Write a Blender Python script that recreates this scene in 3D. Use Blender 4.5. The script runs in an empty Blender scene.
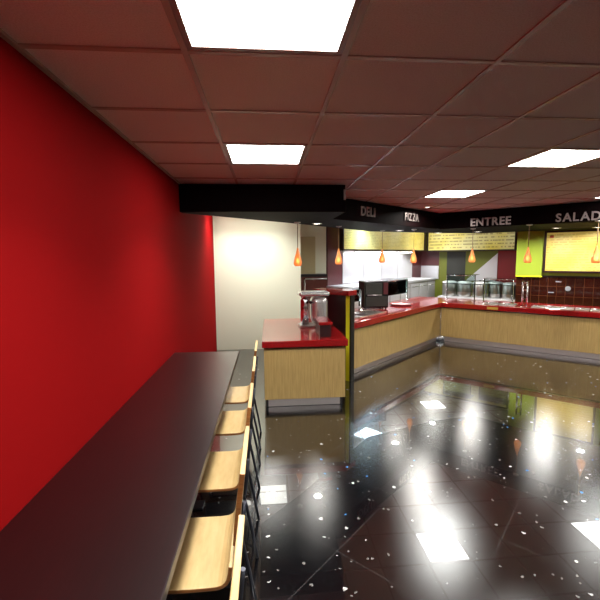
import bpy, bmesh, math, random
from mathutils import Vector, Matrix
random.seed(4)
S = bpy.context.scene
COL = S.collection
R = math.radians

# ------------------------------------------------------------------ materials
def lin(c):
    return tuple(((v/255)/12.92 if v/255 <= .04045 else ((v/255+.055)/1.055)**2.4) for v in c) + (1.0,)

def mat(name, rgb, rough=.5, metal=0.0, spec=.5, emit=None, es=0.0, coat=0.0, trans=0.0, ior=1.5, coat_rough=.03):
    m = bpy.data.materials.new(name); m.use_nodes = True
    b = m.node_tree.nodes['Principled BSDF']
    b.inputs['Base Color'].default_value = lin(rgb)
    b.inputs['Roughness'].default_value = rough
    b.inputs['Metallic'].default_value = metal
    b.inputs['Specular IOR Level'].default_value = spec
    b.inputs['IOR'].default_value = ior
    b.inputs['Coat Weight'].default_value = coat
    b.inputs['Coat Roughness'].default_value = coat_rough
    b.inputs['Transmission Weight'].default_value = trans
    if emit:
        b.inputs['Emission Color'].default_value = lin(emit)
        b.inputs['Emission Strength'].default_value = es
    return m

class NT:
    """small node helper"""
    def __init__(s, m): s.m = m; s.t = m.node_tree; s.b = s.t.nodes['Principled BSDF']
    def n(s, ty, **kw):
        o = s.t.nodes.new(ty)
        for k, v in kw.items():
            if k.startswith('_'): setattr(o, k[1:], v)
        return o
    def link(s, a, b): s.t.links.new(a, b)
    def math(s, op, a, b=None, c=None):
        o = s.n('ShaderNodeMath'); o.operation = op
        for i, v in enumerate((a, b, c)):
            if v is None: continue
            if hasattr(v, 'type') and hasattr(v, 'is_output'): s.link(v, o.inputs[i])
            else: o.inputs[i].default_value = v
        return o.outputs[0]
    def mix(s, f, a, b):
        o = s.n('ShaderNodeMix'); o.data_type = 'RGBA'
        for i, v in ((0, f), (6, a), (7, b)):
            if hasattr(v, 'is_output'): s.link(v, o.inputs[i])
            else: o.inputs[i].default_value = v
        return o.outputs[2]
    def pos(s):
        return s.n('ShaderNodeNewGeometry').outputs['Position']
    def obj(s):
        return s.n('ShaderNodeTexCoord').outputs['Object']
    def mapped(s, vec, scale, rot=(0, 0, 0)):
        o = s.n('ShaderNodeMapping'); s.link(vec, o.inputs[0]); o.inputs['Scale'].default_value = scale
        o.inputs['Rotation'].default_value = rot
        return o.outputs[0]
    def noise(s, vec, scale, detail=3, rough=.5):
        o = s.n('ShaderNodeTexNoise'); s.link(vec, o.inputs['Vector']); o.inputs['Scale'].default_value = scale
        o.inputs['Detail'].default_value = detail; o.inputs['Roughness'].default_value = rough
        return o.outputs['Fac']
    def ramp(s, f, stops):
        o = s.n('ShaderNodeValToRGB'); s.link(f, o.inputs[0]); e = o.color_ramp.elements
        while len(e) < len(stops): e.new(.5)
        for el, (p, c) in zip(e, stops): el.position = p; el.color = c
        return o.outputs[0]
    def bump(s, h, strength, dist=.01):
        o = s.n('ShaderNodeBump'); s.link(h, o.inputs['Height']); o.inputs['Strength'].default_value = strength
        o.inputs['Distance'].default_value = dist; s.link(o.outputs[0], s.b.inputs['Normal'])

def grained(name, a, b, scale, rough=.4, coat=0.0, spec=.5, nscale=6):
    """wood: noise stretched along one object axis"""
    m = mat(name, a, rough, coat=coat, spec=spec); N = NT(m)
    v = N.mapped(N.obj(), scale)
    f = N.noise(v, nscale, 5, .6)
    N.link(N.ramp(f, [(.3, lin(a)), (.7, lin(b))]), N.b.inputs['Base Color'])
    return m

M = {}
M['red_wall'] = mat('red wall paint', (144, 16, 18), .85, spec=.02)
M['cream'] = mat('cream wall paint', (240, 244, 220), .6)
M['cream_dark'] = mat('tan door paint', (205, 192, 150), .6)
M['white_paint'] = mat('off white paint', (225, 222, 212), .6)
M['lime'] = mat('lime green wall paint', (160, 182, 52), .5)
M['olive'] = mat('green wall paint', (112, 118, 36), .5)
M['wall_dark_red'] = mat('deep red wall paint', (140, 14, 24), .45)
M['maroon'] = mat('maroon wall panel', (88, 38, 42), .35)
M['charcoal'] = mat('charcoal panel', (44, 44, 38), .5)
M['oak'] = grained('light oak veneer', (192, 160, 100), (166, 134, 80), (14, 14, .8), .42, nscale=5)
M['ply'] = grained('birch plywood', (206, 176, 124), (186, 152, 100), (3, .6, 3), .36, coat=.1, nscale=9)
M['ply_edge_shade'] = grained('shade-toned plywood edge', (170, 112, 58), (130, 76, 34), (2, 2, 30), .45, nscale=6)  # layered edge, its brown tone standing for sides turned from the lamps
M['espresso'] = grained('dark mahogany laminate', (28, 8, 9), (15, 5, 6), (20, 1.2, 20), .34, coat=.6, spec=.3, nscale=5)
M['espresso'].node_tree.nodes['Principled BSDF'].inputs['Coat Roughness'].default_value = .3
M['fascia'] = grained('espresso fascia laminate', (14, 4, 5), (10, 3, 4), (6, 6, .6), .7, nscale=5, spec=.04)
M['dark_panel'] = mat('dark wenge panel', (42, 18, 20), .35)
M['dark_brown'] = mat('dark brown laminate', (92, 36, 26), .4)
M['black'] = mat('black rubber edge', (14, 13, 14), .4)
M['black_metal'] = mat('blackened steel tube', (58, 58, 66), .3, metal=.8)
M['black_gloss'] = mat('black enamel', (24, 24, 26), .15)
M['steel'] = mat('brushed stainless steel', (190, 188, 186), .28, metal=1.0)
M['steel_dull'] = mat('dull stainless kick plate', (196, 186, 184), .46, metal=1.0)
M['steel_bright'] = mat('polished stainless sheet', (226, 226, 230), .36, metal=.45)
M['steel_mirror'] = mat('polished stainless steel', (225, 224, 222), .27, metal=.8)
M['chrome'] = mat('chrome', (225, 225, 228), .08, metal=1.0)
M['sign_metal'] = mat('satin aluminium letters', (168, 156, 152), .3, metal=.8)
M['red_plastic'] = mat('red plastic', (170, 20, 26), .3)
M['yellow_trim'] = mat('chartreuse edge trim', (240, 236, 44), .4)
M['frame_dark'] = mat('dark walnut frame', (40, 18, 16), .35)
M['cord'] = mat('braided beige cord', (150, 118, 86), .6)
M['food_green'] = mat('salad leaves', (70, 110, 40), .6)
M['grey_plastic'] = mat('grey plastic', (150, 150, 158), .4)
M['amber'] = mat('amber art glass', (240, 178, 112), .14, trans=.45, ior=1.35, coat=.6, emit=(255, 160, 84), es=.22)
M['bulb'] = mat('warm bulb', (255, 236, 200), .4, emit=(255, 214, 160), es=9)
M['diffuser'] = mat('lit panel diffuser', (255, 255, 250), .5, emit=(253, 255, 250), es=14)
M['diffuser_cool'] = mat('cool lit panel diffuser', (240, 250, 255), .5, emit=(205, 236, 255), es=14)
M['diffuser_soft'] = mat('softly lit panel diffuser', (255, 255, 250), .5, emit=(253, 255, 246), es=5)
M['puck'] = mat('lit downlight lens', (255, 250, 240), .5, emit=(255, 250, 238), es=6)
M['hood_lamp'] = mat('hood lamp lens', (255, 255, 255), .5, emit=(250, 248, 255), es=40)
M['trim_metal'] = mat('white metal light trim', (150, 120, 112), .4)
M['gold_text'] = mat('gold label print', (196, 150, 60), .4)

def glass(name, tint, rough=0.0):
    m = bpy.data.materials.new(name); m.use_nodes = True; t = m.node_tree
    t.nodes.clear()
    o = t.nodes.new('ShaderNodeOutputMaterial'); tr = t.nodes.new('ShaderNodeBsdfTransparent'); g = t.nodes.new('ShaderNodeBsdfGlossy')
    g.inputs['Roughness'].default_value = .02; tr.inputs['Color'].default_value = lin(tint)
    f = t.nodes.new('ShaderNodeFresnel'); f.inputs['IOR'].default_value = 1.5
    x = t.nodes.new('ShaderNodeMixShader'); t.links.new(f.outputs[0], x.inputs[0]); t.links.new(tr.outputs[0], x.inputs[1]); t.links.new(g.outputs[0], x.inputs[2])
    t.links.new(x.outputs[0], o.inputs[0]); return m
M['glass'] = glass('clear guard glass', (226, 238, 236))

def quartz():
    m = mat('speckled red quartz', (150, 14, 18), .16, spec=.4, coat=.5); N = NT(m)
    f = N.noise(N.pos(), 130, 2)
    N.b.inputs['Coat IOR'].default_value = 1.5
    N.link(N.ramp(f, [(.32, lin((96, 6, 9))), (.5, lin((150, 14, 18))), (.72, lin((180, 36, 34)))]), N.b.inputs['Base Color']); return m
M['quartz'] = quartz()

def tile_mat():
    m = mat('glazed brown wall tile', (84, 32, 18), .2, coat=.5); N = NT(m)
    v = N.obj(); br = N.n('ShaderNodeTexBrick'); N.link(N.mapped(v, (1, 1, 1), (R(90), 0, 0)), br.inputs['Vector'])
    br.offset = 0.0; br.inputs['Color1'].default_value = lin((58, 21, 9)); br.inputs['Color2'].default_value = lin((42, 15, 8))
    br.inputs['Mortar'].default_value = lin((92, 56, 32)); br.inputs['Scale'].default_value = 1; br.inputs['Mortar Size'].default_value = .0045
    br.inputs['Brick Width'].default_value = .152; br.inputs['Row Height'].default_value = .2
    f = N.noise(v, 9, 3)
    N.link(N.mix(N.math('MULTIPLY', f, .5), br.outputs['Color'], lin((34, 14, 9))), N.b.inputs['Base Color']); return m
M['tile'] = tile_mat()

def ceiling_mat():
    m = mat('mineral fibre ceiling tile', (150, 122, 112), .85, spec=.2); N = NT(m)
    f = N.noise(N.pos(), 160, 4, .7)
    N.link(N.ramp(f, [(.35, lin((232, 222, 216))), (.6, lin((248, 242, 238)))]), N.b.inputs['Base Color'])
    N.bump(f, .25, .004); return m
M['ceiling'] = ceiling_mat()
M['tbar'] = mat('painted ceiling grid bar', (190, 160, 148), .4)

def floor_mat():
    m = mat('polished black terrazzo', (18, 18, 21), .27, spec=.5, ior=1.9)
    N = NT(m)
    p = N.pos(); sx = N.n('ShaderNodeSeparateXYZ'); N.link(p, sx.inputs[0]); X, Y = sx.outputs[0], sx.outputs[1]
    # brown inlay: convex polygon on the floor
    poly = [(1.40, 2.95), (3.15, 1.20), (1.45, -.50), (.50, .45), (.34, 1.60), (.395, 2.075)]
    msk = None
    for i in range(len(poly)):
        (ax, ay), (bx, by) = poly[i], poly[(i+1) % len(poly)]
        nx, ny = (by-ay), -(bx-ax)             # inside is to the right of a->b (clockwise order)
        d = N.math('ADD', N.math('MULTIPLY', N.math('SUBTRACT', X, ax), nx), N.math('MULTIPLY', N.math('SUBTRACT', Y, ay), ny))
        s = N.math('LESS_THAN', d, 0.0) if False else N.math('GREATER_THAN', d, 0.0)
        msk = s if msk is None else N.math('MULTIPLY', msk, s)
    f = N.noise(p, 70, 4, .7)
    blk = N.ramp(f, [(.35, lin((5, 5, 6))), (.55, lin((13, 13, 16))), (.75, lin((48, 46, 50)))])
    brn = N.ramp(f, [(.35, lin((18, 13, 12))), (.6, lin((34, 27, 25))), (.8, lin((72, 56, 52)))])
    base = N.mix(msk, blk, brn)
    # joints between slabs, laid at 45 degrees
    u = N.math('MULTIPLY', N.math('ADD', X, Y), .70711); v = N.math('MULTIPLY', N.math('SUBTRACT', X, Y), .70711)
    j = None
    for c, o in ((u, .04), (v, .2)):
        fr = N.math('FRACT', N.math('ADD', N.math('DIVIDE', c, .69), o))
        l = N.math('LESS_THAN', N.math('ABSOLUTE', N.math('SUBTRACT', fr, .5)), .0045)
        j = l if j is None else N.math('MAXIMUM', j, l)
    base = N.mix(N.math('MULTIPLY', j, .35), base, lin((92, 88, 88)))
    # chips of stone, slightly ragged
    ns = N.n('ShaderNodeTexNoise'); N.link(p, ns.inputs['Vector']); ns.inputs['Scale'].default_value = 55
    off = N.n('ShaderNodeVectorMath'); off.operation = 'SCALE'; N.link(ns.outputs['Color'], off.inputs[0]); off.inputs['Scale'].default_value = .03
    ad = N.n('ShaderNodeVectorMath'); ad.operation = 'ADD'; N.link(p, ad.inputs[0]); N.link(off.outputs[0], ad.inputs[1]); wp = ad.outputs[0]
    for sc, thr, rad, col in ((8.0, .972, .085, (236, 232, 226)), (21.0, .984, .2, (216, 214, 210)), (16, .988, .14, (80, 150, 220)), (42, .975, .28, (130, 126, 122))):
        vo = N.n('ShaderNodeTexVoronoi'); N.link(wp, vo.inputs['Vector']); vo.inputs['Scale'].default_value = sc
        vo.voronoi_dimensions = '2D'
        sp = N.n('ShaderNodeSeparateColor'); N.link(vo.outputs['Color'], sp.inputs[0])
        pick = N.math('GREATER_THAN', sp.outputs[0], thr)
        size = N.math('LESS_THAN', vo.outputs['Distance'], N.math('MULTIPLY', N.math('ADD', sp.outputs[1], .35), rad))
        base = N.mix(N.math('MULTIPLY', pick, size), base, lin(col))
    N.link(base, N.b.inputs['Base Color'])
    # polish: a mirror-like coat over the slightly hazy stone
    N.b.inputs['Specular IOR Level'].default_value = 0; N.b.inputs['Roughness'].default_value = .9
    h = N.n('ShaderNodeBsdfGlossy'); h.distribution = 'BECKMANN'; h.inputs['Roughness'].default_value = .235
    f2 = N.n('ShaderNodeFresnel'); f2.inputs['IOR'].default_value = 2.4
    y = N.n('ShaderNodeMixShader'); N.link(f2.outputs[0], y.inputs[0]); N.link(N.b.outputs[0], y.inputs[1]); N.link(h.outputs[0], y.inputs[2])
    g = N.n('ShaderNodeBsdfGlossy'); g.inputs['Roughness'].default_value = .006
    fr = N.n('ShaderNodeFresnel'); fr.inputs['IOR'].default_value = 1.7
    x = N.n('ShaderNodeMixShader'); N.link(fr.outputs[0], x.inputs[0]); N.link(y.outputs[0], x.inputs[1]); N.link(g.outputs[0], x.inputs[2])
    N.link(x.outputs[0], N.t.nodes['Material Output'].inputs['Surface']); return m
M['floor'] = floor_mat()

def menu_mat(name, bg, bg2, ink, row, col, es=.55, words=10.0, ink_f=.5):
    """printed, back-lit menu sheet: rows of small type in columns (object space: x along the sheet, z up)"""
    m = mat(name, bg, .4, coat=.4); N = NT(m)
    s = N.n('ShaderNodeSeparateXYZ'); N.link(N.obj(), s.inputs[0]); X, Z = s.outputs[0], s.outputs[2]
    fr = N.math('FRACT', N.math('DIVIDE', Z, row))
    inrow = N.math('LESS_THAN', fr, .38)
    cell = N.n('ShaderNodeCombineXYZ'); N.link(N.math('MULTIPLY', X, words), cell.inputs[0]); N.link(N.math('MULTIPLY', N.math('FLOOR', N.math('DIVIDE', Z, row)), 7.3), cell.inputs[2])
    w = N.math('GREATER_THAN', N.noise(cell.outputs[0], 1.6, 2), .47)
    t = N.math('MULTIPLY', inrow, w)
    big = N.noise(N.obj(), 1.4, 2)
    bgc = N.ramp(big, [(.35, lin(bg)), (.65, lin(bg2))])
    c = N.mix(N.math('MULTIPLY', t, ink_f), bgc, lin(ink))
    N.link(c, N.b.inputs['Base Color']); N.link(c, N.b.inputs['Emission Color']); N.b.inputs['Emission Strength'].default_value = es
    return m
M['menu_deli'] = menu_mat('small print menu sheet', (196, 176, 84), (206, 196, 130), (120, 96, 40), .035, 1, .3, 22)
M['menu_entree'] = menu_mat('entree menu sheet', (206, 186, 70), (204, 196, 140), (110, 84, 40), .085, 1, .3, 12, .6)
M['menu_salad'] = menu_mat('salad menu sheet', (206, 174, 60), (208, 192, 112), (170, 128, 50), .05, 1, .3, 12, .55)

# ------------------------------------------------------------------ mesh building
def rotz(a): return Matrix.Rotation(a, 4, 'Z')

class MB:
    def __init__(s): s.bm = bmesh.new()
    def _xf(s, vs, m):
        if m is not None: bmesh.ops.transform(s.bm, matrix=m, verts=vs)
    def box(s, lo, hi, bevel=0.0, mi=0, m=None, seg=2):
        c = [(a+b)/2 for a, b in zip(lo, hi)]; d = [abs(b-a) for a, b in zip(lo, hi)]
        r = bmesh.ops.create_cube(s.bm, size=1.0, matrix=Matrix.Translation(c) @ Matrix.Diagonal((*d, 1)))
        vs = r['verts']; fs = {f for v in vs for f in v.link_faces}
        if bevel:
            es = list({e for v in vs for e in v.link_edges})
            rr = bmesh.ops.bevel(s.bm, geom=es, offset=bevel, segments=seg, affect='EDGES', profile=.5)
            fs = set(rr['faces']) | {f for f in fs if f.is_valid}
            vs = list({v for f in fs for v in f.verts})
        for f in fs: f.material_index = mi
        s._xf(vs, m); return s
    def prism(s, pts, z0, z1, mi=0, bevel=0.0, m=None):
        a = [s.bm.verts.new((x, y, z0)) for x, y in pts]; b = [s.bm.verts.new((x, y, z1)) for x, y in pts]
        n = len(pts); fs = [s.bm.faces.new(a[::-1]), s.bm.faces.new(b)]
        for i in range(n): fs.append(s.bm.faces.new((a[i], a[(i+1) % n], b[(i+1) % n], b[i])))
        bmesh.ops.recalc_face_normals(s.bm, faces=fs)
        for f in fs: f.material_index = mi
        vs = a+b
        if bevel:
            es = list({e for f in fs for e in f.edges})
            rr = bmesh.ops.bevel(s.bm, geom=es, offset=bevel, segments=2, affect='EDGES', profile=.5)
            vs = list({v for f in rr['faces'] for v in f.verts} | {v for v in vs if v.is_valid})
        s._xf(vs, m); return s
    def lathe(s, prof, n=24, c=(0, 0), mi=0, smooth=True, m=None, cap=True):
        rings = []
        for r, z in prof:
            rings.append([s.bm.verts.new((c[0]+r*math.cos(2*math.pi*k/n), c[1]+r*math.sin(2*math.pi*k/n), z)) for k in range(n)])
        fs = []
        for a, b in zip(rings, rings[1:]):
            for k in range(n):
                f = s.bm.faces.new((a[k], a[(k+1) % n], b[(k+1) % n], b[k])); f.smooth = smooth; fs.append(f)
        if cap:
            fs.append(s.bm.faces.new(rings[0][::-1])); fs.append(s.bm.faces.new(rings[-1]))
        for f in fs: f.material_index = mi
        s._xf([v for r in rings for v in r], m); return s
    def tube(s, pts, r, n=10, mi=0):
        pts = [Vector(p) for p in pts]; rings = []
        for i, p in enumerate(pts):
            t = (pts[min(i+1, len(pts)-1)] - pts[max(i-1, 0)]).normalized()
            a = t.cross(Vector((0, 0, 1))) if abs(t.z) < .95 else t.cross(Vector((1, 0, 0)))
            a.normalize(); b = t.cross(a)
            rings.append([s.bm.verts.new(p + r*(math.cos(2*math.pi*k/n)*a + math.sin(2*math.pi*k/n)*b)) for k in range(n)])
        fs = []
        for a, b in zip(rings, rings[1:]):
            for k in range(n):
                f = s.bm.faces.new((a[k], a[(k+1) % n], b[(k+1) % n], b[k])); f.smooth = True; fs.append(f)
        fs.append(s.bm.faces.new(rings[0][::-1])); fs.append(s.bm.faces.new(rings[-1]))
        for f in fs: f.material_index = mi
        return s
    def sweep(s, prof, y0, y1, mi=0, edge_mi=None):
        """closed XZ outline pulled along y"""
        a = [s.bm.verts.new((x, y0, z)) for x, z in prof]; b = [s.bm.verts.new((x, y1, z)) for x, z in prof]
        n = len(prof); fs = [s.bm.faces.new(a), s.bm.faces.new(b[::-1])]
        for f in fs: f.material_index = mi if edge_mi is None else edge_mi
        for i in range(n):
            f = s.bm.faces.new((a[(i+1) % n], a[i], b[i], b[(i+1) % n])); f.material_index = mi; fs.append(f)
        bmesh.ops.recalc_face_normals(s.bm, faces=fs); return s
    def build(s, name, mats, parent=None, loc=(0, 0, 0), rz=0.0):
        me = bpy.data.meshes.new(name); s.bm.normal_update(); s.bm.to_mesh(me); s.bm.free()
        for mm in (mats if isinstance(mats, (list, tuple)) else [mats]): me.materials.append(mm)
        o = bpy.data.objects.new(name, me); COL.objects.link(o)
        o.location = loc; o.rotation_euler = (0, 0, rz)
        if parent: o.parent = parent
        return o

def tag(o, label, cat, group=None):
    o['label'] = label; o['category'] = cat
    if group: o['group'] = group
    return o
def thing(name, label, cat, loc=(0, 0, 0), rz=0.0, group=None):
    o = bpy.data.objects.new(name, None); COL.objects.link(o); o.empty_display_size = .1
    o.location = loc; o.rotation_euler = (0, 0, rz)
    return tag(o, label, cat, group)
def struct(o): o['kind'] = 'structure'; return o
def dup(root, loc, rz=None, label=None):
    r = root.copy(); COL.objects.link(r); r.location = loc
    if rz is not None: r.rotation_euler = (0, 0, rz)
    if label: r['label'] = label
    for ch in list(root.children):
        c = ch.copy(); COL.objects.link(c); c.parent = r
        for g in list(ch.children):
            d = g.copy(); COL.objects.link(d); d.parent = c
    return r

# ------------------------------------------------------------------ camera
H = 1.66
F, YAW, PIT, ROL = 393.05, .085, .1107, -.0085
cy, sy, cp, sp = math.cos(YAW), math.sin(YAW), math.cos(PIT), math.sin(PIT)
fw = Vector((sy*cp, cy*cp, -sp)); rt = Vector((cy, -sy, 0)); up = rt.cross(fw)
r2 = math.cos(ROL)*rt + math.sin(ROL)*up; u2 = -math.sin(ROL)*rt + math.cos(ROL)*up
cam = bpy.data.objects.new('camera', bpy.data.cameras.new('camera')); COL.objects.link(cam)
mw = Matrix((r2, u2, -fw)).transposed().to_4x4(); mw.translation = (0, 0, H); cam.matrix_world = mw
cam.data.sensor_width = 36; cam.data.lens = F/600*36; cam.data.clip_start = .02
S.camera = cam

# frames along the two runs of the servery
E0 = Vector((1.10, 5.10)); K = Vector((3.34, 7.21))
aL = math.atan2(K.y-E0.y, K.x-E0.x); aR = R(-42.5); LEN = (K-E0).length
def PL(u, v): return (E0.x+u*math.cos(aL)-v*math.sin(aL), E0.y+u*math.sin(aL)+v*math.cos(aL))
def PR(u, v): return (K.x+u*math.cos(aR)-v*math.sin(aR), K.y+u*math.sin(aR)+v*math.cos(aR))
def cross2(p, a, q, b):   # line p,angle a with line q,angle b
    d1 = Vector((math.cos(a), math.sin(a))); d2 = Vector((math.cos(b), math.sin(b))); w = Vector(q)-Vector(p)
    t = (w.x*d2.y-w.y*d2.x)/(d1.x*d2.y-d1.y*d2.x); return (p[0]+t*d1.x, p[1]+t*d1.y)

# ------------------------------------------------------------------ the room
CZ = 2.4375; XW = -.905; YB = 7.0; XR = 7.75; YN = -3.6
struct(MB().box((XW-.15, YN-.15, -.12), (9.2, 13, 0)).build('floor', M['floor']))
xs = [-.2918-.6096, -.2918, .3178, .943, 1.453, 2.100]
while xs[-1] < 8.9: xs.append(xs[-1]+.6096)
ys = [1.614+.6096*k for k in range(-9, 19)]
cb = MB().box((XW-.15, YN-.15, CZ), (9.2, 13, CZ+.1))
for x in xs[1:]: cb.box((x-.012, YN, CZ-.007), (x+.012, 12.9, CZ+.01), mi=1)
for y in ys: cb.box((XW+.002, y-.012, CZ-.0065), (9.1, y+.012, CZ+.01), mi=1)
cb.box((XW+.001, YN, CZ-.012), (XW+.022, YB, CZ+.01), mi=1)
struct(cb.build('ceiling', [M['ceiling'], M['tbar']]))
struct(MB().box((XW-.14, YN-.1, .001), (XW, YB+.1, CZ-.001)).build('wall_left', M['red_wall']))
struct(MB().box((XW+.001, YB, .001), (.614, YB+.12, CZ-.001)).build('wall_back', M['cream']))
struct(MB().box((.48, 8.16, .001), (1.25, 8.28, CZ-.001)).build('wall_recess', M['cream']))
struct(MB().box((.49, YB+.121, .001), (.613, 8.159, CZ-.001)).build('wall_return', M['cream']))
struct(MB().box((XR, YN, .001), (XR+.12, 5.9, CZ-.001)).build('wall_right', M['white_paint']))
struct(MB().box((XW+.001, YN-.12, .001), (XR-.001, YN, CZ-.001)).build('wall_near', M['white_paint']))
struct(MB().box((.70, 8.13, .001), (1.02, 8.159, 2.06), .003).build('door_1', M['cream_dark']))
cor = cross2(PL(0, 2.12), aL, PR(0, 3.82), aR)
dL = (Vector(cor)-Vector(PL(0, 2.12))).length
struct(MB().box((2.25, 0, .001), (dL+.2, .12, CZ-.001)).build('wall_kitchen_left', M['maroon'], loc=(*PL(0, 2.12), 0), rz=aL))
uc = -(Vector(cor)-Vector(PR(0, 3.82))).length
struct(MB().box((uc, 0, .001), (1.6, .12, CZ-.001)).build('wall_kitchen_right', M['olive'], loc=(*PR(0, 3.82), 0), rz=aR))
struct(MB().box((.93, 0, .001), (4.2, .14, 1.215)).build('wall_tiled', M['tile'], loc=(*PR(0, 2.0), 0), rz=aR))
struct(MB().box((.93, 0, 1.216), (4.2, .14, CZ-.001)).build('wall_green', M['lime'], loc=(*PR(0, 2.0), 0), rz=aR))
struct(MB().box((.92, -.05, 1.216), (1.40, -.001, 2.139)).build('trim_1', M['lime'], loc=(*PR(0, 2.0), 0), rz=aR))
struct(MB().box((.925, -.06, 1.19), (1.41, -.001, 1.214)).build('trim_2', M['yellow_trim'], loc=(*PR(0, 2.0), 0), rz=aR))
struct(MB().box((1.41, -.02, 1.195), (4.2, -.001, 1.222)).build('trim_3', M['frame_dark'], loc=(*PR(0, 2.0), 0), rz=aR))
# painted bands and sheets on the kitchen's far wall
def band(name, u0, u1, z0, z1, m):
    struct(MB().box((u0, -.012, z0), (u1, -.001, z1)).build(name, M[m], loc=(*PR(0, 3.82), 0), rz=aR))
band('trim_4', -2.05, -1.33, 1.36, 1.78, 'maroon'); band('trim_5', -1.11, -.61, .01, 1.75, 'charcoal'); band('trim_6', .20, 1.55, .01, 2.3, 'wall_dark_red')

# dark soffit over the servery
HK = (3.235, 7.183); SZ = 2.14
hr = R(-45.2); ff = (HK[0]+4.45*math.cos(hr), HK[1]+4.45*math.sin(hr))
pl = [(XW+.002, 4.34), (.877, 4.34), (.877, 5.158), (1.105, 5.354), HK, ff, (7.735, ff[1]), PR(4.15, 1.938), PR(1.42, 1.938), PR(.93, 1.938), (4.85, 8.6), (3.8, 8.42), (2.08, 7.78), (.5, 5.93), (XW+.002, 4.47)]
struct(MB().prism(pl, SZ, CZ-.008).build('soffit', M['fascia']))
struct(MB().box((.858, 4.325, 2.27), (.879, 4.339, 2.38)).build('trim_7', M['steel']))

# ------------------------------------------------------------------ lights in the ceiling
def lamp(parent, z, size, watt, col=(.985, 1, .965), shape='SQUARE', spread=155):
    l = bpy.data.lights.new('lamp', 'AREA'); l.shape = shape; l.size = size; l.energy = watt; l.color = col; l.spread = R(spread)
    o = bpy.data.objects.new('lamp', l); COL.objects.link(o); o.parent = parent; o.location = (0, 0, z); return o
def panel_light(label, ix, y0, m='diffuser', grp='square ceiling light panels', watt=13, spread=116):
    x0 = ix; t = thing('ceiling_light', label, 'ceiling light', (x0+.3048, y0+.296, CZ), 0, grp)
    a = .292; fr = MB()
    for lo, hi in (((-a, -a, -.0065), (-a+.022, a, -.001)), ((a-.022, -a, -.0065), (a, a, -.001)), ((-a+.022, -a, -.0065), (a-.022, -a+.022, -.001)), ((-a+.022, a-.022, -.0065), (a-.022, a, -.001))):
        fr.box(lo, hi)
    fr.build('frame', M['trim_metal'], t)
    MB().box((-a+.0222, -a+.0222, -.004), (a-.0222, a-.0222, -.001)).build('diffuser', M[m], t)
    lamp(t, -.0055, .18, watt, (.985, 1, .965) if m != 'diffuser_cool' else (.8, .93, 1), 'DISK', spread)
    return t
X0, X1, X2, X3 = xs[1], xs[5], xs[9], xs[13]
rows = [ys[k] for k in range(len(ys))]
rr = {1: 1.614-.6096, 2: 2.8332, 3: 4.6620}
panel_light('large-looking square ceiling light panel nearest the camera', X0, rr[1])
panel_light('square ceiling light panel in front of the dark soffit near the red wall', X0, rr[2])
panel_light('square ceiling light panel at the right, in front of the row with the salad sign', X1, rr[2])
panel_light('square ceiling light panel nearest the entree sign', X1, rr[3])
panel_light('square ceiling light panel cut by the right edge, nearest the salad sign', X2, rr[3])
for x, y in ((X1, rr[1]), (X2, rr[2]), (X2, rr[1]), (X0, rr[1]-1.8288), (X1, rr[1]-1.8288), (X2, rr[1]-1.8288)):
    panel_light('square ceiling light panel outside the picture', x, y)
panel_light('square ceiling light panel hidden behind the soffit beside the cream wall', X0, 6.12, 'diffuser_soft', watt=8, spread=125)
panel_light('added ceiling light panel, unseen behind the soffit, filling the cream wall with light', xs[0], 6.12, 'diffuser_soft', watt=8, spread=125)  # added panel, out of sight, so the cream wall is lit evenly
cl = panel_light('cool white ceiling light panel hidden behind the soffit over the deli kitchen', 2.0, 8.2, 'diffuser_cool')
cl.rotation_euler = (0, 0, aL)
panel_light('added ceiling light panel, unseen behind the soffit, brightening the far kitchen', 4.2, 9.8)  # unseen panel put in to brighten the dark kitchen

def puck(label, x, y, z=SZ, r=.055, watt=9):
    t = thing('downlight', label, 'downlight', (x, y, z), 0, 'round downlights under the soffit')
    MB().lathe([(r*1.35, -.001), (r*1.35, -.006), (r*1.02, -.010), (r*1.0, -.003), (r*1.35, -.001)], 24, cap=False).build('ring', M['steel'], t)
    MB().lathe([(r*.99, -.0035), (r*.99, -.0065)], 24).build('lens', M['puck'], t)
    lamp(t, -.0108, r*1.9, watt, (1, .97, .9), 'DISK', 165)
    return t
puck('round downlight in the soffit beside the leftmost amber pendant', .757, 5.824, watt=6)
puck('round downlight under the pizza sign', 2.56, 7.44)
puck('round downlight at the inner corner of the soffit', 3.70, 8.28)
puck('round downlight behind the entree sign', 4.39, 7.91, watt=26)
puck('round downlight between the entree and salad signs', 5.32, 6.88, watt=26)
puck('small round downlight added for the floor glow, in front of the pizza sign', 2.62, 6.29, CZ, .035, 17)  # extra lamp added to make the glow on the floor
puck('round downlight below the last letters of the salad sign', 6.0, 6.75)

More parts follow.
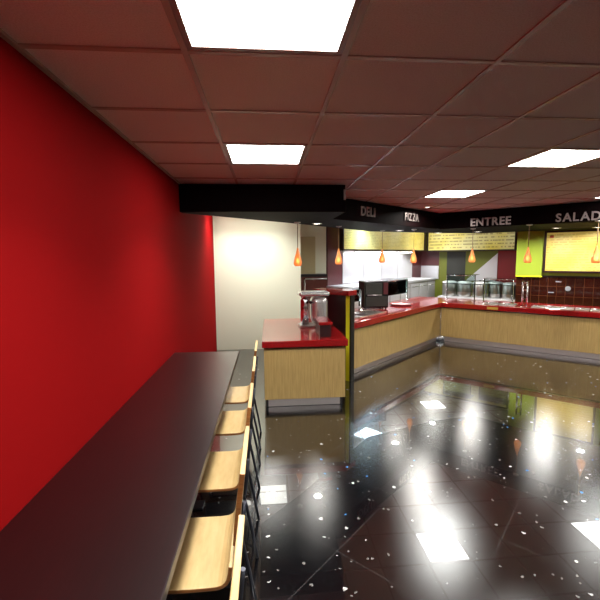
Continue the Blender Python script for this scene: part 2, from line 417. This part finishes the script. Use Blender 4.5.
# ------------------------------------------------------------------ sign lettering on the soffit fascia
def sign(word, label, P, ang, u, z0, w, h):
    t = thing('sign_lettering', label, 'sign', (P[0]+u*math.cos(ang), P[1]+u*math.sin(ang), z0), ang, 'metal lettering on the dark soffit')
    x = 0.0; items = []
    for ch in word:
        cu = bpy.data.curves.new('letter', 'FONT'); cu.body = ch; cu.size = 1; cu.extrude = .06; cu.offset = .018; cu.resolution_u = 4
        tmp = bpy.data.objects.new('letter', cu); COL.objects.link(tmp)
        bpy.context.view_layer.update()
        me = bpy.data.meshes.new_from_object(tmp.evaluated_get(bpy.context.evaluated_depsgraph_get()))
        bpy.data.objects.remove(tmp)
        lo = min(v.co.x for v in me.vertices); hi = max(v.co.x for v in me.vertices)
        yl = min(v.co.y for v in me.vertices); yh = max(v.co.y for v in me.vertices)
        items.append((me, lo, hi, yl, yh, x)); x += (hi-lo)+.10
    tot = x-.10
    for me, lo, hi, yl, yh, px in items:
        for v in me.vertices:
            X, Y, Z = v.co
            v.co = ((px+X-lo)/tot*w, -.012-Z*.16, (Y-yl)/(yh-yl)*h)
        me.materials.clear(); me.materials.append(M['sign_metal'])
        o = bpy.data.objects.new('letter', me); COL.objects.link(o); o.parent = t
    return t
HL0 = (1.105, 5.354); aHL = math.atan2(HK[1]-HL0[1], HK[0]-HL0[0])
sign('DELI', 'metal letters reading DELI on the dark soffit', HL0, aHL, .30, 2.225, .35, .13)
sign('PIZZA', 'metal letters reading PIZZA on the dark soffit', HL0, aHL, 1.51, 2.23, .46, .125)
sign('ENTREE', 'metal letters reading ENTREE on the dark soffit', HK, hr, .56, 2.162, .64, .135)
sign('SALAD', 'metal letters reading SALAD on the dark soffit', HK, hr, 1.835, 2.158, .56, .128)

# ------------------------------------------------------------------ amber pendants
def make_pendant():
    t = thing('pendant_lamp', 'x', 'pendant lamp', (0, 0, SZ), 0, 'amber pendant lamps over the servery')
    MB().lathe([(.045, -.0005), (.045, -.012), (.012, -.022)], 20).build('canopy', M['steel'], t)
    MB().tube([(0, 0, -.02), (0, 0, -.385)], .005, 8).build('cord', M['cord'], t)
    pr = [(.008, -.36), (.012, -.385), (.017, -.41), (.027, -.45), (.041, -.50), (.053, -.545), (.057, -.575), (.052, -.602), (.040, -.615)]
    g = MB().lathe(pr, 24, cap=False).build('shade', M['amber'], t)
    sm = g.modifiers.new('thickness', 'SOLIDIFY'); sm.thickness = .003
    MB().lathe([(.004, -.50), (.016, -.515), (.024, -.54), (.024, -.56), (.014, -.578), (.003, -.582)], 16).build('bulb', M['bulb'], t)
    return t
pend = make_pendant()
pp = [(.45, 5.60, 'amber teardrop pendant lamp in front of the cream wall'), (1.18, 6.36, 'amber teardrop pendant lamp nearest the red-capped end post'),
      (2.22, 7.42, 'amber teardrop pendant lamp before the middle of the steel backsplash'), (2.74, 7.16, 'amber teardrop pendant lamp before the right end of the steel backsplash'),
      (3.78, 6.98, 'amber teardrop pendant lamp before the entree menu'), (4.25, 6.10, 'amber teardrop pendant lamp before the lime green pillar'), (4.82, 5.40, 'amber teardrop pendant lamp before the salad menu')]
pp = [(a, b, c) for a, b, c in pp]
for i, (x, y, l) in enumerate(pp):
    if i == 0: pend.location = (x, y, SZ); pend['label'] = l
    else: dup(pend, (x, y, SZ), None, l)

# ------------------------------------------------------------------ long table against the red wall
TZ = .755
tb = thing('long_table', 'long dark mahogany table top running along the red wall', 'table', (-.598, 2.0, 0), -.0065)
MB().box((-.30, -1.9, TZ-.038), (.312, 1.765, TZ), .003).build('tabletop', M['espresso'], tb)
for y in (-1.72, -.76, .52, 1.70):
    c = MB(); c.lathe([(.035, .012), (.035, TZ-.05)], 18, (-.05, y)).build('leg', M['black_metal'], tb)
    MB().box((-.25, y-.045, .001), (.15, y+.045, .012), .003).build('foot_plate', M['black_metal'], tb)
    MB().box((-.23, y-.045, TZ-.05), (.13, y+.045, TZ-.0385), .002).build('mounting_plate', M['black_metal'], tb)

# ------------------------------------------------------------------ chairs
def shell(center, th):
    """offset a centre line to a closed outline"""
    a, b = [], []
    for i, p in enumerate(center):
        q0 = center[max(i-1, 0)]; q1 = center[min(i+1, len(center)-1)]
        dx, dz = q1[0]-q0[0], q1[1]-q0[1]; l = math.hypot(dx, dz); nx, nz = -dz/l, dx/l
        a.append((p[0]+nx*th/2, p[1]+nz*th/2)); b.append((p[0]-nx*th/2, p[1]-nz*th/2))
    return a + b[::-1]
def make_chair():
    t = thing('dining_chair', 'x', 'chair', (0, 0, 0), 0, 'plywood chairs along the dark table')
    w = .205
    seat = [(-.475, .405), (-.465, .425), (-.445, .437), (-.40, .442), (-.30, .436), (-.18, .433), (-.10, .433), (-.065, .435), (-.047, .440), (-.033, .450), (-.024, .465), (-.018, .487), (-.014, .518)]
    o = MB().sweep(shell(seat, .016), -w, w, 0, 1).build('seat', [M['ply'], M['ply_edge_shade']], t)
    bv = o.modifiers.new('round', 'BEVEL'); bv.width = .003; bv.segments = 2; bv.limit_method = 'ANGLE'
    back = [(.006, .60), (.011, .66), (.020, .74), (.030, .82), (.038, .88)]
    o = MB().sweep(shell(back, .020), -w, w, 0, 1).build('backrest', [M['ply'], M['ply_edge_shade']], t)
    bv = o.modifiers.new('round', 'BEVEL'); bv.width = .003; bv.segments = 2; bv.limit_method = 'ANGLE'
    for s in (-1, 1):
        y = s*.165
        MB().tube([(-.02, y, .425), (.005, y, .32), (.035, y, .16), (.06, y, .002)], .009).build('leg', M['black_metal'], t)
        MB().tube([(-.38, y, .428), (-.40, y, .32), (-.43, y, .15), (-.45, y, .002)], .009).build('leg', M['black_metal'], t)
        MB().tube([(-.38, y*.95, .424), (-.2, y*.95, .419), (-.045, y*.95, .424), (.012, y*.95, .47), (.022, y*.95, .58), (.040, y*.95, .74)], .009).build('back_support', M['black_metal'], t)
    MB().tube([(-.37, -.165, .42), (-.37, .165, .42)], .008).build('crossbar', M['black_metal'], t)
    MB().tube([(-.03, -.165, .405), (-.03, .165, .405)], .008).build('crossbar', M['black_metal'], t)
    return t
ch = make_chair(); XC = -.137
cl = ['plywood chair nearest the camera, only the edge of its back in view', 'plywood chair second from the camera at the dark table', 'middle plywood chair of five at the dark table',
      'plywood chair second from the far end of the dark table', 'plywood chair at the far end of the dark table, mostly hidden']
for i, y in enumerate((.925, 1.56, 2.19, 2.85, 3.44)):
    if i == 0: ch.location = (XC+.012, y, 0); ch['label'] = cl[0]
    else: dup(ch, (XC, y, 0), None, cl[i])

# ------------------------------------------------------------------ the self-service cabinet in front of the cream wall
cab = thing('cabinet', 'oak-fronted cabinet with red quartz top before the cream wall', 'cabinet', (0, 0, 0))
body = [(-.04, 4.17), (.85, 4.17), (.85, 4.64), (.83, 5.05), (.48, 5.62), (-.03, 5.58)]
inner = [(-.02, 4.23), (.83, 4.23), (.83, 4.62), (.81, 5.03), (.46, 5.58), (-.01, 5.55)]
MB().prism(body, .10, .66, bevel=.002).build('body', M['oak'], cab)
MB().prism(inner, .66, .685).build('top_rail', M['black'], cab)
MB().prism(inner, .0, .10).build('plinth', M['black'], cab)
MB().box((.0, 4.222, .004), (.80, 4.229, .098), .001).build('kick_plate', M['steel_dull'], cab)
MB().box((.802, 4.220, .004), (.812, 4.229, .098), .001).build('kick_end_strip', M['chrome'], cab)
MB().prism([(-.06, 4.145), (.875, 4.145), (.875, 4.66), (.86, 5.08), (.50, 5.68), (-.045, 5.66)], .685, .757, bevel=.004).build('worktop', M['quartz'], cab)

# drink dispenser on it
dz = .758
d = thing('drink_dispenser', 'stainless steel drink dispenser standing on the red cabinet top', 'dispenser', (.60, 5.02, dz), R(4))
MB().box((-.19, -.12, 0), (.19, .12, .028), .006).build('base', M['steel'], d)
MB().box((-.04, -.115, .028), (.185, .115, .395), .085, seg=8).build('body', M['steel_mirror'], d)
MB().box((-.20, -.125, .395), (.195, .125, .455), .028, seg=4).build('head', M['steel_mirror'], d)
MB().lathe([(.055, .029), (.055, .34), (.045, .36), (.03, .375), (.03, .394)], 24, (-.115, 0)).build('cylinder', M['chrome'], d)
MB().tube([(-.115, -.058, .10), (-.115, -.085, .11), (-.115, -.088, .07)], .01).build('tap', M['chrome'], d)
MB().box((-.06, -.12, .30), (-.045, -.02, .34), .003).build('control_panel', M['black_gloss'], d)
# low dividing upstand
lb = thing('counter_divider', 'low dark block with red cap on the front of the cabinet top', 'divider', (.645, 4.48, dz))
MB().box((-.06, -.20, 0), (.065, .20, .14), .002).build('body', M['dark_panel'], lb)
MB().box((-.075, -.215, .14), (.08, .215, .172), .003).build('cap', M['quartz'], lb)

# tall end post of the servery
ep = thing('end_post', 'tall dark end panel with red cap and yellow edge at the servery end', 'panel', (*E0, 0), aL)
MB().box((-.08, .011, 0), (.0, .43, 1.15), .002).build('panel', M['dark_panel'], ep)
MB().box((-.08, -.05, 0), (.0, .0105, 1.15)).build('edge_strip', M['yellow_trim'], ep)
MB().box((-.08, -.072, 0), (.0, -.0505, 1.15)).build('edging', M['black'], ep)
MB().box((-.16, -.085, 1.15), (.03, .50, 1.215), .004).build('cap', M['quartz'], ep)

# ------------------------------------------------------------------ servery counters
DW = .86
back = cross2(PL(0, DW), aL, PR(0, DW), aR)
LR = 4.3
top = [PL(.003, 0), tuple(K), PR(LR, 0), PR(LR, DW), back, PL(.003, DW)]
wt = tag(MB().prism(top, .672, .757, bevel=.004).build('countertop', M['quartz']), 'speckled red quartz countertop running along both servery runs', 'countertop')
pb = .035
ki = cross2(PL(0, pb), aL, PR(0, pb), aR); kb = cross2(PL(0, DW-.03), aL, PR(0, DW-.03), aR)
km = cross2(PL(0, .09), aL, PR(0, .09), aR)
cL = thing('serving_counter', 'oak-fronted serving counter running from the end post to the inner corner', 'counter', (0, 0, 0))
MB().prism([PL(.005, pb), ki, kb, PL(.005, DW-.03)], .10, .650).build('front_panel', M['oak'], cL)
MB().prism([PL(.01, .06), cross2(PL(0, .06), aL, PR(0, .06), aR), kb, PL(.01, DW-.05)], .650, .671).build('top_rail', M['black'], cL)
MB().prism([PL(.01, .092), km, kb, PL(.01, DW-.05)], 0, .10).build('plinth', M['black'], cL)
MB().prism([PL(.01, .085), cross2(PL(0, .085), aL, PR(0, .085), aR), km, PL(.01, .0915)], .003, .099).build('kick_plate', M['steel_dull'], cL)
cR = thing('serving_counter', 'oak-fronted serving counter with salad wells running to the right edge', 'counter', (0, 0, 0))
e = .0015
def sh(p): return (p[0]+e*math.cos(aR), p[1]+e*math.sin(aR))
MB().prism([sh(ki), PR(LR-.03, pb), PR(LR-.03, DW-.03), sh(kb)], .10, .650).build('front_panel', M['oak'], cR)
MB().prism([sh(cross2(PL(0, .06), aL, PR(0, .06), aR)), PR(LR-.03, .06), PR(LR-.03, DW-.05), sh(kb)], .650, .671).build('top_rail', M['black'], cR)
MB().prism([sh(km), PR(LR-.03, .092), PR(LR-.03, DW-.05), sh(kb)], 0, .10).build('plinth', M['black'], cR)
MB().prism([sh(cross2(PL(0, .085), aL, PR(0, .085), aR)), PR(LR-.03, .085), PR(LR-.03, .0915), sh(km)], .003, .099).build('kick_plate', M['steel_dull'], cR)
# chrome corner
kc = cross2(PL(0, .022), aL, PR(0, .022), aR)
cc = thing('corner_trim', 'thin chrome strip in the inner corner of the counter fronts', 'trim', (kc[0], kc[1], 0), (aL+aR)/2)
MB().tube([(0, -.0, .10), (0, -.0, .668)], .008, 10).build('strip', M['chrome'], cc)
g = MB()
for k in (-2, -1, 0, 1, 2): g.lathe([(.019, .012), (.019, .112)], 14, (k*.032, -.0-.012*(2-abs(k))))
g.build('corner_guard', M['chrome'], cc)

# print on the counter edge
tag(MB().box((.80, -.003, .69), (.98, -.0005, .735)).build('counter_label', M['gold_text'], loc=(*K, 0), rz=aR), 'small gold label on the red counter edge under the entree wells', 'label')

# food wells: steel pans with rims
def well(label, P, ang, u, v, w, dpt, grp, fill=None):
    x = P[0]+u*math.cos(ang)-v*math.sin(ang); y = P[1]+u*math.sin(ang)+v*math.cos(ang)
    t = thing('food_pan', label, 'food pan', (x, y, .7575), ang, grp)
    b = MB(); a, c = w/2, dpt/2; r = .014
    b.box((-a, -c, 0), (a, -c+r, .012), .003).box((-a, c-r, 0), (a, c, .012), .003).box((-a, -c+r, 0), (-a+r, c-r, .012), .003).box((a-r, -c+r, 0), (a, c-r, .012), .003)
    b.build('rim', M['steel'], t)
    MB().box((-a+r, -c+r, 0), (a-r, c-r, .003)).build('pan_bottom', M['steel'], t)
    MB().tube([(-a*.6, -c*.45, .018), (a*.6, c*.2, .026)], .006, 8).build('utensil', M['chrome'], t)
    return t
for k in range(4): well('steel pan sunk in the red counter beside the end post' if k < 0 else ['steel pan nearest the end post in the deli counter', 'second steel pan from the end post in the deli counter', 'third steel pan from the end post in the deli counter', 'fourth steel pan from the end post in the deli counter'][k], E0, aL, .36+.27*k, .36, .24, .36, 'steel pans in the deli counter')
for k, l in enumerate(('left steel pan at the entree counter', 'right steel pan at the entree counter')): well(l, K, aR, .82+.27*k, .30, .25, .36, 'steel pans in the entree counter')
for k in range(9):
    nm = ['first', 'second', 'third', 'fourth', 'fifth', 'sixth', 'seventh', 'eighth', 'ninth'][k]
    well(nm+' steel pan from the left in the salad bar before the brown tiles', K, aR, 1.56+.205*k, .28, .19, .34, 'steel pans in the salad bar')

# round tray on the pizza counter
tr = thing('serving_tray', 'round steel tray with red rim on the pizza counter', 'tray', (*PL(2.25, .42), .7575))
MB().lathe([(.155, 0), (.165, .006), (.19, .022)], 32, cap=False).lathe([(.155, 0), (.155, .002)], 32).build('dish', M['steel_bright'], tr)
MB().lathe([(.186, .021), (.20, .021), (.20, .033), (.186, .033), (.186, .021)], 32, cap=False).build('rim', M['red_plastic'], tr)

# black countertop oven
ov = thing('countertop_oven', 'black glass-fronted oven standing on the pizza counter', 'oven', (*PL(1.57, .60), .7575), R(6))
MB().box((-.215, -.15, .02), (.215, .15, .475), .012).build('body', M['black_gloss'], ov)
MB().box((-.195, -.160, .25), (.10, -.151, .45), .004).build('door', M['charcoal'], ov)
MB().box((.12, -.158, .25), (.20, -.151, .45), .003).build('control_panel', M['maroon'], ov)
MB().box((-.19, -.158, .05), (.19, -.151, .22), .003).build('lower_panel', M['charcoal'], ov)
MB().tube([(-.17, -.185, .245), (.08, -.185, .245)], .007, 8).build('handle', M['steel'], ov)
for sx in (-.18, .18):
    for s2 in (-.12, .12): MB().lathe([(.015, 0), (.015, .02)], 12, (sx, s2)).build('foot', M['black'], ov)

# sneeze guards: steel posts carrying glass
def guard(label, P, ang, u0, u1, v, z1, double=False):
    x = P[0]+u0*math.cos(ang)-v*math.sin(ang); y = P[1]+u0*math.sin(ang)+v*math.cos(ang)
    t = thing('sneeze_guard', label, 'sneeze guard', (x, y, .7575), ang, 'glass sneeze guards on the red counter')
    w = u1-u0; h = z1-.7575
    for px in (0, w):
        MB().lathe([(.03, 0), (.03, .008), (.011, .012), (.011, h)], 14, (px, 0)).build('post', M['chrome'], t)
    MB().box((.012, -.004, .16), (w-.012, .004, h-.01), .001).build('glass_front', M['glass'], t)
    MB().box((-.01, -.01, h), (w+.01, .30, h+.008), .001).build('glass_shelf', M['glass'], t)
    MB().tube([(0, 0, h-.012), (w, 0, h-.012)], .007, 8).build('rail', M['chrome'], t)
    return t
guard('glass sneeze guard on the deli counter before the steel pans', E0, aL, .35, 1.18, .60, 1.12)
guard('glass sneeze guard on the pizza counter before the round tray', E0, aL, 2.0, 2.95, .66, 1.20)
guard('glass sneeze guard in the entree counter next to the corner', K, aR, -.12, .42, .66, 1.26)
guard('glass sneeze guard before the entree pans', K, aR, .60, 1.10, .60, 1.20)
gp = thing('guard_post', 'chrome double post between the entree and salad counters', 'post', (*PR(1.36, .16), .7575), aR)
for sx in (-.035, .035): MB().lathe([(.014, .008), (.014, .44)], 14, (sx, 0)).build('tube', M['chrome'], gp)
MB().box((-.06, -.03, 0), (.06, .03, .008), .002).build('foot_plate', M['chrome'], gp)
for zz in (.12, .28, .40): MB().box((-.02, -.006, zz), (.02, .006, zz+.02), .002).build('spacer', M['chrome'], gp)

# ------------------------------------------------------------------ behind the counters
# steel back counter along the left kitchen wall
for k, (l, u0, u1) in enumerate((('steel undercounter unit left of the black oven, under the maroon wall', 2.2, 3.2), ('steel undercounter unit behind the black oven', 3.205, 4.2), ('steel undercounter unit behind the round tray', 4.205, 5.2), ('steel undercounter unit in the far kitchen corner', 5.205, 6.2))):
    t = thing('steel_cabinet', l, 'cabinet', (*PL(u0, 1.45), 0), aL, 'steel units along the kitchen wall')
    w = u1-u0
    MB().box((0, .02, .08), (w, .655, .985), .003).build('body', M['steel'], t)
    MB().box((0, 0, .986), (w, .66, 1.04), .008).build('worktop', M['steel_bright'], t)
    MB().box((.02, .06, 0), (w-.02, .62, .08)).build('plinth', M['black'], t)
    for s in range(2):
        dd = MB().box((.02+s*w/2, .004, .12), (w/2-.02+s*w/2, .0195, .95), .004).build('door', M['steel_bright'], t)
        MB().tube([(.06+s*w/2, -.02, .88), (w/2-.06+s*w/2, -.02, .88)], .008, 8).build('handle', M['chrome'], dd)
struct(MB().box((2.78, -.012, 1.05), (6.12, -.001, 1.775)).build('trim_8', M['steel_bright'], loc=(*PL(0, 2.12), 0), rz=aL))
for k in range(3): struct(MB().box((3.6+.84*k-.006, -.016, 1.05), (3.6+.84*k+.006, -.0125, 1.775)).build('trim_%d' % (9+k), M['steel'], loc=(*PL(0, 2.12), 0), rz=aL))
# menu boards
def board(label, P, ang, v, u0, u1, z0, z1, m, cat='menu board', dep=.06, fr=.035, grp='menu boards'):
    t = thing('menu_board', label, cat, (P[0]+u0*math.cos(ang)-v*math.sin(ang), P[1]+u0*math.sin(ang)+v*math.cos(ang), z0), ang, grp)
    w, h = u1-u0, z1-z0
    f = MB().box((0, -dep, 0), (w, 0, fr), .002).box((0, -dep, h-fr), (w, 0, h), .002).box((0, -dep, fr), (fr, 0, h-fr), .002).box((w-fr, -dep, fr), (w, 0, h-fr), .002)
    f.build('frame', M['frame_dark'], t)
    MB().box((fr, -dep*.7, fr), (w-fr, -dep*.2, h-fr)).build('sheet', M[m], t)
    return t
board('long yellow deli and pizza menu above the steel backsplash', E0, aL, 2.0, 2.5, 6.50, 1.77, 2.38, 'menu_deli', dep=.10)
board('long yellow entree menu left of the lime green pillar', K, aR, 3.70, -1.62, .64, 1.76, 2.38, 'menu_entree', dep=.10)
sb = board('framed yellow salad menu on the green wall above the brown tiles', K, aR, 1.935, 1.42, 2.46, 1.285, 2.13, 'menu_salad', dep=.05, fr=.04)
MB().box((.09, -.040, .70), (.16, -.0355, .755), .001).build('logo', mat('orange print', (214, 90, 30), .4), sb)
# hood lamps under the menu boards that light the backsplash
for k, u in enumerate((3.3, 4.25, 5.2)):
    t = thing('hood_lamp', ['left', 'middle', 'right'][k]+' strip lamp under the long deli menu over the backsplash', 'lamp', (*PL(u, 1.86), 1.768), aL, 'strip lamps under the deli menu')
    MB().box((-.36, -.03, -.03), (.36, .06, 0), .004).build('housing', M['steel'], t)
    MB().box((-.34, -.02, -.034), (.34, .05, -.0305)).build('lens', M['hood_lamp'], t)

# steel drums on the back counter behind the entree run
bc = thing('back_counter', 'low steel back counter behind the entree run', 'counter', (*PR(-.9, 2.5), 0), aR)
MB().box((0, 0, .08), (1.75, .62, .58), .003).build('body', M['steel'], bc)
MB().box((-.01, -.01, .58), (1.76, .63, .62), .004).build('worktop', M['steel_bright'], bc)
MB().box((.03, .05, 0), (1.72, .58, .08)).build('plinth', M['black'], bc)
def make_drum():
    t = thing('soup_warmer', 'x', 'soup warmer', (0, 0, .621), 0, 'steel drums on the back counter')
    MB().lathe([(.165, 0), (.168, .012), (.168, .30), (.165, .31)], 32).build('body', M['steel'], t)
    MB().lathe([(.160, .311), (.160, .328)], 32).build('seal', M['black'], t)
    MB().lathe([(.176, .329), (.178, .345), (.165, .366), (.10, .384), (.02, .388)], 32).build('lid', M['steel_bright'], t)
    MB().lathe([(.012, .389), (.012, .40), (.024, .405), (.02, .418)], 16).build('knob', M['black'], t)
    return t
dr = make_drum()
dl = ['leftmost steel drum on the back counter, under the maroon panel', 'second steel drum from the left on the back counter', 'third steel drum from the left, before the black wall panel', 'second steel drum from the right on the back counter', 'rightmost steel drum on the back counter, before the red wall']
for i, u in enumerate((-.70, -.33, .03, .345, .70)):
    P = PR(u, 2.76 if i != 3 else 2.94)
    if i == 0: dr.location = (*P, .621); dr['label'] = dl[0]
    else: dup(dr, (*P, .621), None, dl[i])
# bright triangular sheet standing in for a wedge of light on the green wall
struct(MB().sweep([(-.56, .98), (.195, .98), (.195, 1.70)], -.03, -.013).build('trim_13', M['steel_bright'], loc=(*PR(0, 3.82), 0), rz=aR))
struct(MB().box((-.56, -.05, .95), (.195, -.013, .979), .003).build('trim_14', M['steel'], loc=(*PR(0, 3.82), 0), rz=aR))
struct(MB().box((-2.05, -.03, .98), (-1.33, -.001, 1.355), .003).build('trim_15', M['steel_bright'], loc=(*PR(0, 3.82), 0), rz=aR))
# dark low unit in the recess
lo = thing('low_cabinet', 'dark brown low unit in the recess right of the cream wall', 'cabinet', (.95, 7.95, 0))
MB().box((-.28, -.12, .05), (.26, .12, 1.25), .003).build('body', M['dark_brown'], lo)
MB().box((-.29, -.13, 1.25), (.27, .13, 1.30), .003).build('top', M['black'], lo)
MB().box((-.27, -.10, 0), (.25, .11, .05)).build('plinth', M['black'], lo)
MB().tube([(-.19, -.145, .60), (-.19, -.145, 1.19), (-.17, -.145, 1.21), (.26, -.145, 1.21)], .014, 8).build('rail', M['steel'], lo)
# switch discs on the walls
def disc(name, label, cat, P, ang, u, v, z, r, m):
    o = MB().lathe([(r, .001), (r, .012), (r*.85, .018)], 24, m=Matrix.Rotation(R(90), 4, 'X')).build(name, M[m], loc=(P[0]+u*math.cos(ang)-v*math.sin(ang), P[1]+u*math.sin(ang)+v*math.cos(ang), z), rz=ang)
    return tag(o, label, cat)
disc('wall_disc', 'round grey cover on the brown tiled wall', 'cover', K, aR, 1.867, 1.999, .965, .05, 'grey_plastic')
disc('wall_disc', 'round pale cover on the deep red kitchen wall', 'cover', K, aR, .46, 3.807, .86, .055, 'grey_plastic')
tag(MB().box((-.05, -.012, -.012), (.05, -.001, .012), .002).build('wall_plate', M['grey_plastic'], loc=(*PR(1.70, 1.999), 1.10), rz=aR), 'small pale plate high on the brown tiles', 'plate')
tag(MB().box((-.05, -.012, -.008), (.05, -.001, .008), .002).build('wall_plate', M['grey_plastic'], loc=(*PR(1.58, 1.999), .875), rz=aR), 'small pale plate low on the brown tiles', 'plate')

# ------------------------------------------------------------------ world and view
w = bpy.data.worlds.new('world'); S.world = w; w.use_nodes = True
bg = w.node_tree.nodes['Background']; bg.inputs[0].default_value = (.02, .02, .02, 1); bg.inputs[1].default_value = 0.2
S.cycles.caustics_reflective = False; S.cycles.caustics_refractive = False
S.view_settings.view_transform = 'Standard'; S.view_settings.look = 'None'; S.view_settings.gamma = 1
S.view_settings.use_curve_mapping = False; S.view_settings.exposure = 0.45
